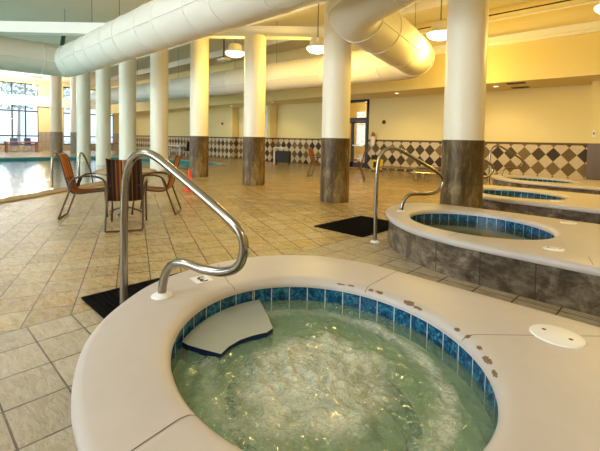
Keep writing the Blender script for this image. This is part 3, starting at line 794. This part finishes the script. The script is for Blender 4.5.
for x, y, a, lb in ((-25.6, 13.0, -80, 'dark chair left of the pale table in the far corner'), (-24.3, 12.3, 5, 'dark chair in front of the pale table in the far corner'), (-22.6, 13.0, 85, 'dark chair right of the pale table in the far corner')):
    dup(chB, (x, y, 0), math.radians(a), lb, {'blue_grey_chair': 'black'})

# lounge chairs
def lounger(x, y, rz, label):
    t = thing('lounge_chair', label, 'lounger', (x, y, 0), rz, 'low pool loungers along the back wall')
    for s in (-1, 1):
        obj('frame_rail', tube(bmesh.new(), [(-.95, s*.31, .30), (.35, s*.31, .31), (.95, s*.31, .33)], .018, 8), 'steel', t)
        for q in (-.8, .35): obj('leg', tube(bmesh.new(), [(q-.12, s*.31, .30), (q-.04, s*.31, .018), (q+.04, s*.31, .018), (q+.12, s*.31, .30)], .014, 8), 'steel', t)
    bm = bmesh.new()
    for k in range(16): box(-.92+k*.078, -.92+k*.078+.06, -.30, .30, .318, .335, bm)
    obj('slatted_bed', bm, 'slat', t)
    bm = bmesh.new()
    for k in range(8): addbox(bm, (.38+k*.075, 0, .335+k*.016), (.06, .6, .016))
    obj('slatted_back', bm, 'slat', t)
    for s in (-1,): obj('cross_bar', tube(bmesh.new(), [(-.9, -.31, .30), (-.9, .31, .30)], .014, 8), 'steel', t)
lounger(-7.15, 12.75, math.radians(8), 'low slatted lounger left of two, behind the second handrail near the wall')
lounger(-5.35, 11.9, math.radians(8), 'low slatted lounger nearest the thick slate column')
lounger(-6.3, 13.9, math.radians(4), 'low slatted lounger farthest back, touching the diamond wall')

# cone
t = thing('wet_floor_cone', 'narrow orange safety cone standing near the pool columns', 'cone', (-8.48, 4.93, 0))
obj('cone_base', bevel(box(-.13, .13, -.13, .13, 0, .03), .01), 'cone', t)
bm = bmesh.new(); lathe(bm, [(.085, .03), (.03, .50), (.012, .53), (0.001, .53)], 24); obj('cone_body', bm, 'cone', t, True)
# mop bucket
t = thing('mop_bucket', 'yellow mop bucket with black wringer standing against the diamond wall', 'bucket', (-9.05, 13.75, 0), 0.7)
bm = bmesh.new(); v = addbox(bm, (0, 0, .29), (.46, .36, .42))
for q in v:
    if q.co.z < .2: q.co.x *= .82; q.co.y *= .82
obj('tub', bevel(bm, .02), 'yellow', t)
obj('wringer', bevel(box(-.22, .02, -.16, .16, .46, .68), .015), 'black', t)
obj('wringer_lever', tube(bmesh.new(), [(-.1, .12, .6), (.05, .12, .72), (.3, .12, .74)], .015, 8), 'yellow', t)
for sx in (-1, 1):
    for sy in (-1, 1):
        o = obj('caster', tube(bmesh.new(), [(sx*.18-.015, sy*.13, .04), (sx*.18+.015, sy*.13, .04)], .04, 14), 'black', t)
obj('front_label', box(-.16, -.02, -.19, -.176, .18, .42), 'black', t)
# dark cart
t = thing('towel_cart', 'dark low towel cart with a pale side panel by the diamond wall', 'cart', (-14.5, 13.6, 0), 0.7)
obj('cart_body', bevel(box(-.34, .40, -.3, .3, .1, .66), .05, 3), 'black', t)
obj('side_panel', bevel(box(-.42, -.35, -.3, .3, .0, .80), .01), 'white', t)
obj('cart_top', bevel(box(-.42, .10, -.31, .31, .80, .84), .01), 'white', t)
for sx in (-.3, .34):
    for sy in (-.2, .2): obj('caster', tube(bmesh.new(), [(sx-.02, sy, .05), (sx+.02, sy, .05)], .05, 14), 'black', t)

# wall fixtures
t = thing('wall_sconce', 'white and brown wall sconce beside the glass door', 'sconce', (-10.0, 14.97, 1.05))
bm = bmesh.new(); lathe(bm, [(0.001, 0), (.07, .0), (.1, .16), (.12, .34), (.09, .40)], 20, (0, -.13, 0)); obj('shade', bm, 'white', t, True)
bm = bmesh.new(); lathe(bm, [(.09, .40), (.075, .48), (.05, .56), (.001, .60)], 20, (0, -.13, 0)); obj('cap', bm, 'sconcebrown', t, True)
obj('bracket', box(-.04, .04, -.06, 0, .1, .3), 'sconcebrown', t)
def alarm(x, y, z, label):
    t = thing('fire_alarm', label, 'alarm', (x, y, z), 0, 'red wall alarms')
    obj('housing', bevel(box(-.075, .075, -.06, 0, -.075, .075), .03, 3), 'alarm', t)
    bm = bmesh.new(); bmesh.ops.create_uvsphere(bm, u_segments=16, v_segments=10, radius=.05, matrix=Matrix.Translation((0, -.06, .02))); obj('strobe', bm, 'alarm', t, True)
alarm(-9.55, 15.0, 2.08, 'small red fire alarm on the cream wall right of the glass door')
alarm(-21.0, 14.5, 2.14, 'small dark red fire alarm on the bright pier at far left')
t = thing('light_switch', 'small light switch on the cream pier at the right edge', 'switch', (-2.0, 14.3, 1.6))
obj('plate', bevel(box(-.04, .04, -.012, 0, -.1, .1), .004), 'white', t); obj('toggle', box(-.015, .015, -.035, -.012, -.03, .03), 'black', t)
t = thing('notice_board', 'white notice panel with dark pictures on the bright pier', 'sign', (-17.15, 14.45, 2.2))
obj('panel', box(-.5, .5, -.03, 0, -.85, .85), 'paper', t)
for a, b, c_, d_ in ((-.45, .35, .42, .62), (-.4, .1, .1, .28), (-.42, .0, -.15, .0)):
    obj('dark_picture', box(a, b, -.036, -.03, c_, d_), 'wire', t)
obj('dispenser', bevel(box(-.12, .12, -.12, -.03, -.72, -.45), .02), 'black', t)

# soffit vents and downlights
def vent(x, y, label):
    t = thing('ceiling_vent', label, 'vent', (x, y, 3.12), 0, 'soffit vents')
    obj('vent_frame', box(-.26, .26, -.13, .13, -.012, 0), 'chairmetal', t)
    bm = bmesh.new()
    for k in range(5): box(-.24, .24, -.1+k*.045, -.1+k*.045+.02, -.022, -.012, bm)
    obj('louver', bm, 'black', t)
vent(-3.88, 13.4, 'dark soffit vent nearer the fascia edge, right of the thick column'); vent(-4.06, 14.5, 'dark soffit vent nearer the back wall, right of the thick column')
def downlight(x, y, label):
    t = thing('downlight', label, 'light', (x, y, 3.12), 0, 'recessed soffit downlights')
    bm = bmesh.new(); lathe(bm, [(.07, -.004), (.11, -.004), (.12, 0)], 24); obj('trim_ring', bm, 'white', t, True)
    bm = bmesh.new(); lathe(bm, [(.001, -.003), (.07, -.003)], 24); obj('lens', bm, 'downlight', t)
    L = bpy.data.lights.new('downlight_beam', 'SPOT'); L.energy = 60; L.color = (1, .78, .45); L.spot_size = 2.3; L.spot_blend = .7; L.shadow_soft_size = .06
    o = bpy.data.objects.new('downlight_beam', L); C.objects.link(o); o.location = (x, y, 3.08)
for x, y, lb in ((-4.62, 13.87, 'small lit downlight in the soffit beside the dark vents'), (-8.2, 13.7, 'small lit downlight in the soffit right of the glass door'), (-15.4, 13.65, 'small lit downlight above the notice panel pier'), (-19.2, 13.83, 'small lit downlight in the soffit at the far left')): downlight(x, y, lb)

# ------------------------------------------------------------------ ducts
def duct(name, label, ctrl, r, ringstep, seamang, bendr=0.5, wires=()):
    # rounded path
    P = [Vector(p) for p in ctrl]; path = [P[0]]
    for i in range(1, len(P)-1):
        a = (P[i-1]-P[i]).normalized(); b = (P[i+1]-P[i]).normalized(); br = bendr if not isinstance(bendr, (list, tuple)) else bendr[i-1]
        s, e = P[i]+a*br, P[i]+b*br
        for k in range(9):
            t = k/8; path.append(s*(1-t)**2 + P[i]*2*t*(1-t) + e*t*t)
    path.append(P[-1])
    # densify
    D = []
    for a, b in zip(path, path[1:]):
        n = max(1, int((b-a).length/0.4))
        for k in range(n): D.append(a+(b-a)*k/n)
    D.append(path[-1])
    base = D[0].copy(); t = thing(name, label, 'duct', base, 0, 'round fabric air ducts')
    D = [d-base for d in D]
    obj('duct_sleeve', tube(bmesh.new(), D, r, 40), 'duct', t, 'all')
    acc = 0; nx = ringstep
    def frame(i):
        T = (D[min(i+1, len(D)-1)]-D[max(i-1, 0)]).normalized(); S = T.cross(Vector((0, 0, 1))).normalized(); U = S.cross(T); return T, S, U
    for i in range(1, len(D)-1):
        acc += (D[i]-D[i-1]).length
        if acc >= nx:
            nx += ringstep; T, S, U = frame(i)
            obj('seam_ring', tube(bmesh.new(), [D[i]+(S*math.cos(a)+U*math.sin(a))*(r+.002) for a in [2*PI*k/40 for k in range(40)]], .012, 6, True), 'seam', t, 'all')
            if int(nx/ringstep) % 2 == 0:
                obj('hanger_wire', tube(bmesh.new(), [D[i]+U*r, Vector((D[i].x, D[i].y, CEIL-base.z))], .007, 6), 'wire', t)
    for sa in seamang:
        pts = []
        for i in range(len(D)):
            T, S, U = frame(i); pts.append(D[i]+(S*math.cos(sa)+U*math.sin(sa))*(r+.004))
        obj('nozzle_seam', tube(bmesh.new(), pts, .014, 6), 'seam', t, 'all')
    return t
duct('fabric_duct', 'big white fabric duct crossing the foreground ceiling from left to upper right', [(-14.9, -5.0, 3.7), (-14.9, 4.1, 3.7), (3.1, 4.1, 3.7)], .5, 1.0, (math.radians(-12), math.radians(192)), .35)
duct('fabric_duct', 'fabric duct along the back that bends forward above the slate column', [(-28, 9.5, 3.72), (-5.05, 9.5, 3.38), (-4.22, 5.35, 3.55), (2.6, 5.5, 5.25)], .48, 1.15, (math.radians(-20), math.radians(200)), [.6, .55])

# pendant lamps
def lamp(x, y, z, label, e, col, r=.29):
    t = thing('pendant_lamp', label, 'lamp', (x, y, z), 0, 'round dome pendant lamps')
    bm = bmesh.new(); lathe(bm, [(r, .03), (r*.95, .07), (r*.72, .10), (r*.66, .24), (r*.6, .27), (.04, .30), (.001, .30)], 32); obj('housing', bm, 'lampmetal', t, True)
    bm = bmesh.new(); lathe(bm, [(.001, -.11), (r*.4, -.10), (r*.75, -.065), (r*.95, -.015), (r, .03)], 32); obj('diffuser', bm, 'lamp', t, True)
    obj('stem', tube(bmesh.new(), [(0, 0, .30), (0, 0, CEIL-z)], .014, 8), 'wire', t)
    L = bpy.data.lights.new('lamp_light', 'POINT'); L.energy = e; L.color = col; L.shadow_soft_size = .22
    o = bpy.data.objects.new('lamp_light', L); C.objects.link(o); o.location = (x, y, z-.36)
WARM = (1, .70, .16); MILD = (1, .88, .68); NEU = (.97, .98, 1)
lamp(-9.76, 7.15, 3.78, 'lit dome pendant lamp between two slate-based columns left of the centre', 100, WARM)
lamp(-7.0, 7.75, 3.62, 'lit dome pendant lamp partly hidden behind the centre slate column', 150, WARM)
lamp(-4.0, 8.43, 3.62, 'lit dome pendant lamp peeking out left of the thick column', 110, WARM)
lamp(-1.0, 8.6, 3.62, 'added warm fill lamp in dome form over the third spa, out of the picture', 140, WARM)  # unseen lamp, added for warm light on the rear spas
lamp(-4.9, 11.6, 3.75, 'small lit dome pendant lamp beyond the bend of the rear duct', 110, WARM, .24)
lamp(-34.0, 5.0, 4.6, 'white pendant lamp before the left window, nearer the picture edge', 330, (1, .97, .92), .3)
lamp(-34.0, 7.3, 4.6, 'white pendant lamp before the left window, right of two', 330, (1, .97, .92), .3)
lamp(-1.2, -1.6, 4.2, 'added unseen fill lamp over the near end of the room, behind the viewer', 125, NEU)  # added out of frame as neutral fill near the camera
lamp(1.6, 1.4, 4.2, 'added unseen fill lamp to the right above the near spa', 70, NEU)  # unseen, added only to light the near spa
lamp(-5.5, -1.2, 4.2, 'added unseen fill lamp behind the viewer over the walkway', 110, NEU)  # unseen, added only as fill light from behind

# small security camera hung from the ceiling
t = thing('ceiling_speaker', 'small white ceiling fixture on a dark rod near the lit lamp', 'fixture', (-13.0, 9.0, 4.25))
obj('fixture_body', bevel(box(-.25, .25, -.14, .14, 0, .09), .02), 'white', t); obj('rod', tube(bmesh.new(), [(0, 0, .09), (0, 0, CEIL-4.25)], .025, 8), 'black', t)

# pool grab rails
for k, (x, y, lb) in enumerate(((-11.25, 2.95, 'chrome pool ladder rail at the pool edge behind the left chair, left of two'), (-10.95, 3.45, 'chrome pool ladder rail at the pool edge, right of two'))):
    t = thing('pool_rail', lb, 'rail', (x, y, 0), 0, 'pool ladder rails')
    d = Vector((-.8, .58, 0)); b = -d*.55
    pts = smoothpath([(b.x+.0, b.y, .025), (b.x, b.y, .5), (b.x*.9, b.y*.9, .78), (b.x*.6, b.y*.6, .84), (0, 0, .60), (d.x*.35, d.y*.35, .2), (d.x*.4, d.y*.4, -.5)], 6)
    obj('rail_tube', tube(bmesh.new(), pts, .024, 10), 'steel', t, 'all')
    bm = bmesh.new(); lathe(bm, [(.024, .05), (.05, .04), (.055, .026)], 18, (b.x, b.y, 0)); obj('flange', bm, 'steel', t, True)

# ------------------------------------------------------------------ outside
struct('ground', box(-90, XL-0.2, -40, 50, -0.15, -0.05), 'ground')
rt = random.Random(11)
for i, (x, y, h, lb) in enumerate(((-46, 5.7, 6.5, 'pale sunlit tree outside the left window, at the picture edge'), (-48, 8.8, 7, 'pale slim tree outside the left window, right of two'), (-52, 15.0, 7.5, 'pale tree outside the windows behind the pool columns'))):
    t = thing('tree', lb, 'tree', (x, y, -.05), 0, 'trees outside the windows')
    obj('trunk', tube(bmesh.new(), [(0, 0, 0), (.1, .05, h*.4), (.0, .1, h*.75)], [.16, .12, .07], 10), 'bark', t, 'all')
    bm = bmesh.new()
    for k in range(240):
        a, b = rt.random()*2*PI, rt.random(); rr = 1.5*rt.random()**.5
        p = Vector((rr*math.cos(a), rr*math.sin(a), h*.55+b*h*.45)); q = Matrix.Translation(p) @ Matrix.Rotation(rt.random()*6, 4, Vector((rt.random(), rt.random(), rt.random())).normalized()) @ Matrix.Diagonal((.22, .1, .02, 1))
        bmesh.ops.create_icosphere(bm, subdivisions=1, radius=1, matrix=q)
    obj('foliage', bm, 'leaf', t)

# ------------------------------------------------------------------ world and camera
w = bpy.data.worlds.new('sky'); sc.world = w; w.use_nodes = True
bg = w.node_tree.nodes['Background']; bg.inputs[0].default_value = (0.76, 0.89, 1.0, 1); bg.inputs[1].default_value = 11.0

L = bpy.data.lights.new('vestibule_light', 'POINT'); L.energy = 60; L.color = (1, .85, .55); L.shadow_soft_size = .2
o = bpy.data.objects.new('vestibule_light', L); C.objects.link(o); o.location = (-11.2, 16.2, 2.9)

cam = bpy.data.cameras.new('camera'); co = bpy.data.objects.new('camera', cam); C.objects.link(co); sc.camera = co
f, pitch, roll, yaw, ppy = 397.87, 4.32166577e-02, 1.80997222e-02, 7.73637509e-01, 155.685
cy, sy = math.cos(yaw), math.sin(yaw); cp, sp = math.cos(pitch), math.sin(pitch); cr, sr = math.cos(roll), math.sin(roll)
Rp = Matrix(((1, 0, 0), (0, cp, -sp), (0, sp, cp))); Rr = Matrix(((cr, -sr, 0), (sr, cr, 0), (0, 0, 1)))
W = Matrix(((cy, sy, 0), (0, 0, -1), (-sy, cy, 0)))      # world X,Y,Z -> right, down, forward
Rm = Rr @ Rp @ W
r0, r1, r2 = Rm[0], Rm[1], Rm[2]
co.matrix_world = Matrix(((r0[0], -r1[0], -r2[0], 0), (r0[1], -r1[1], -r2[1], 0), (r0[2], -r1[2], -r2[2], 1.3), (0, 0, 0, 1)))
cam.sensor_width = 36; cam.lens = f/600*36; cam.shift_y = (ppy-225.5)/600; cam.shift_x = 0
cam.clip_start = 0.02; cam.clip_end = 300
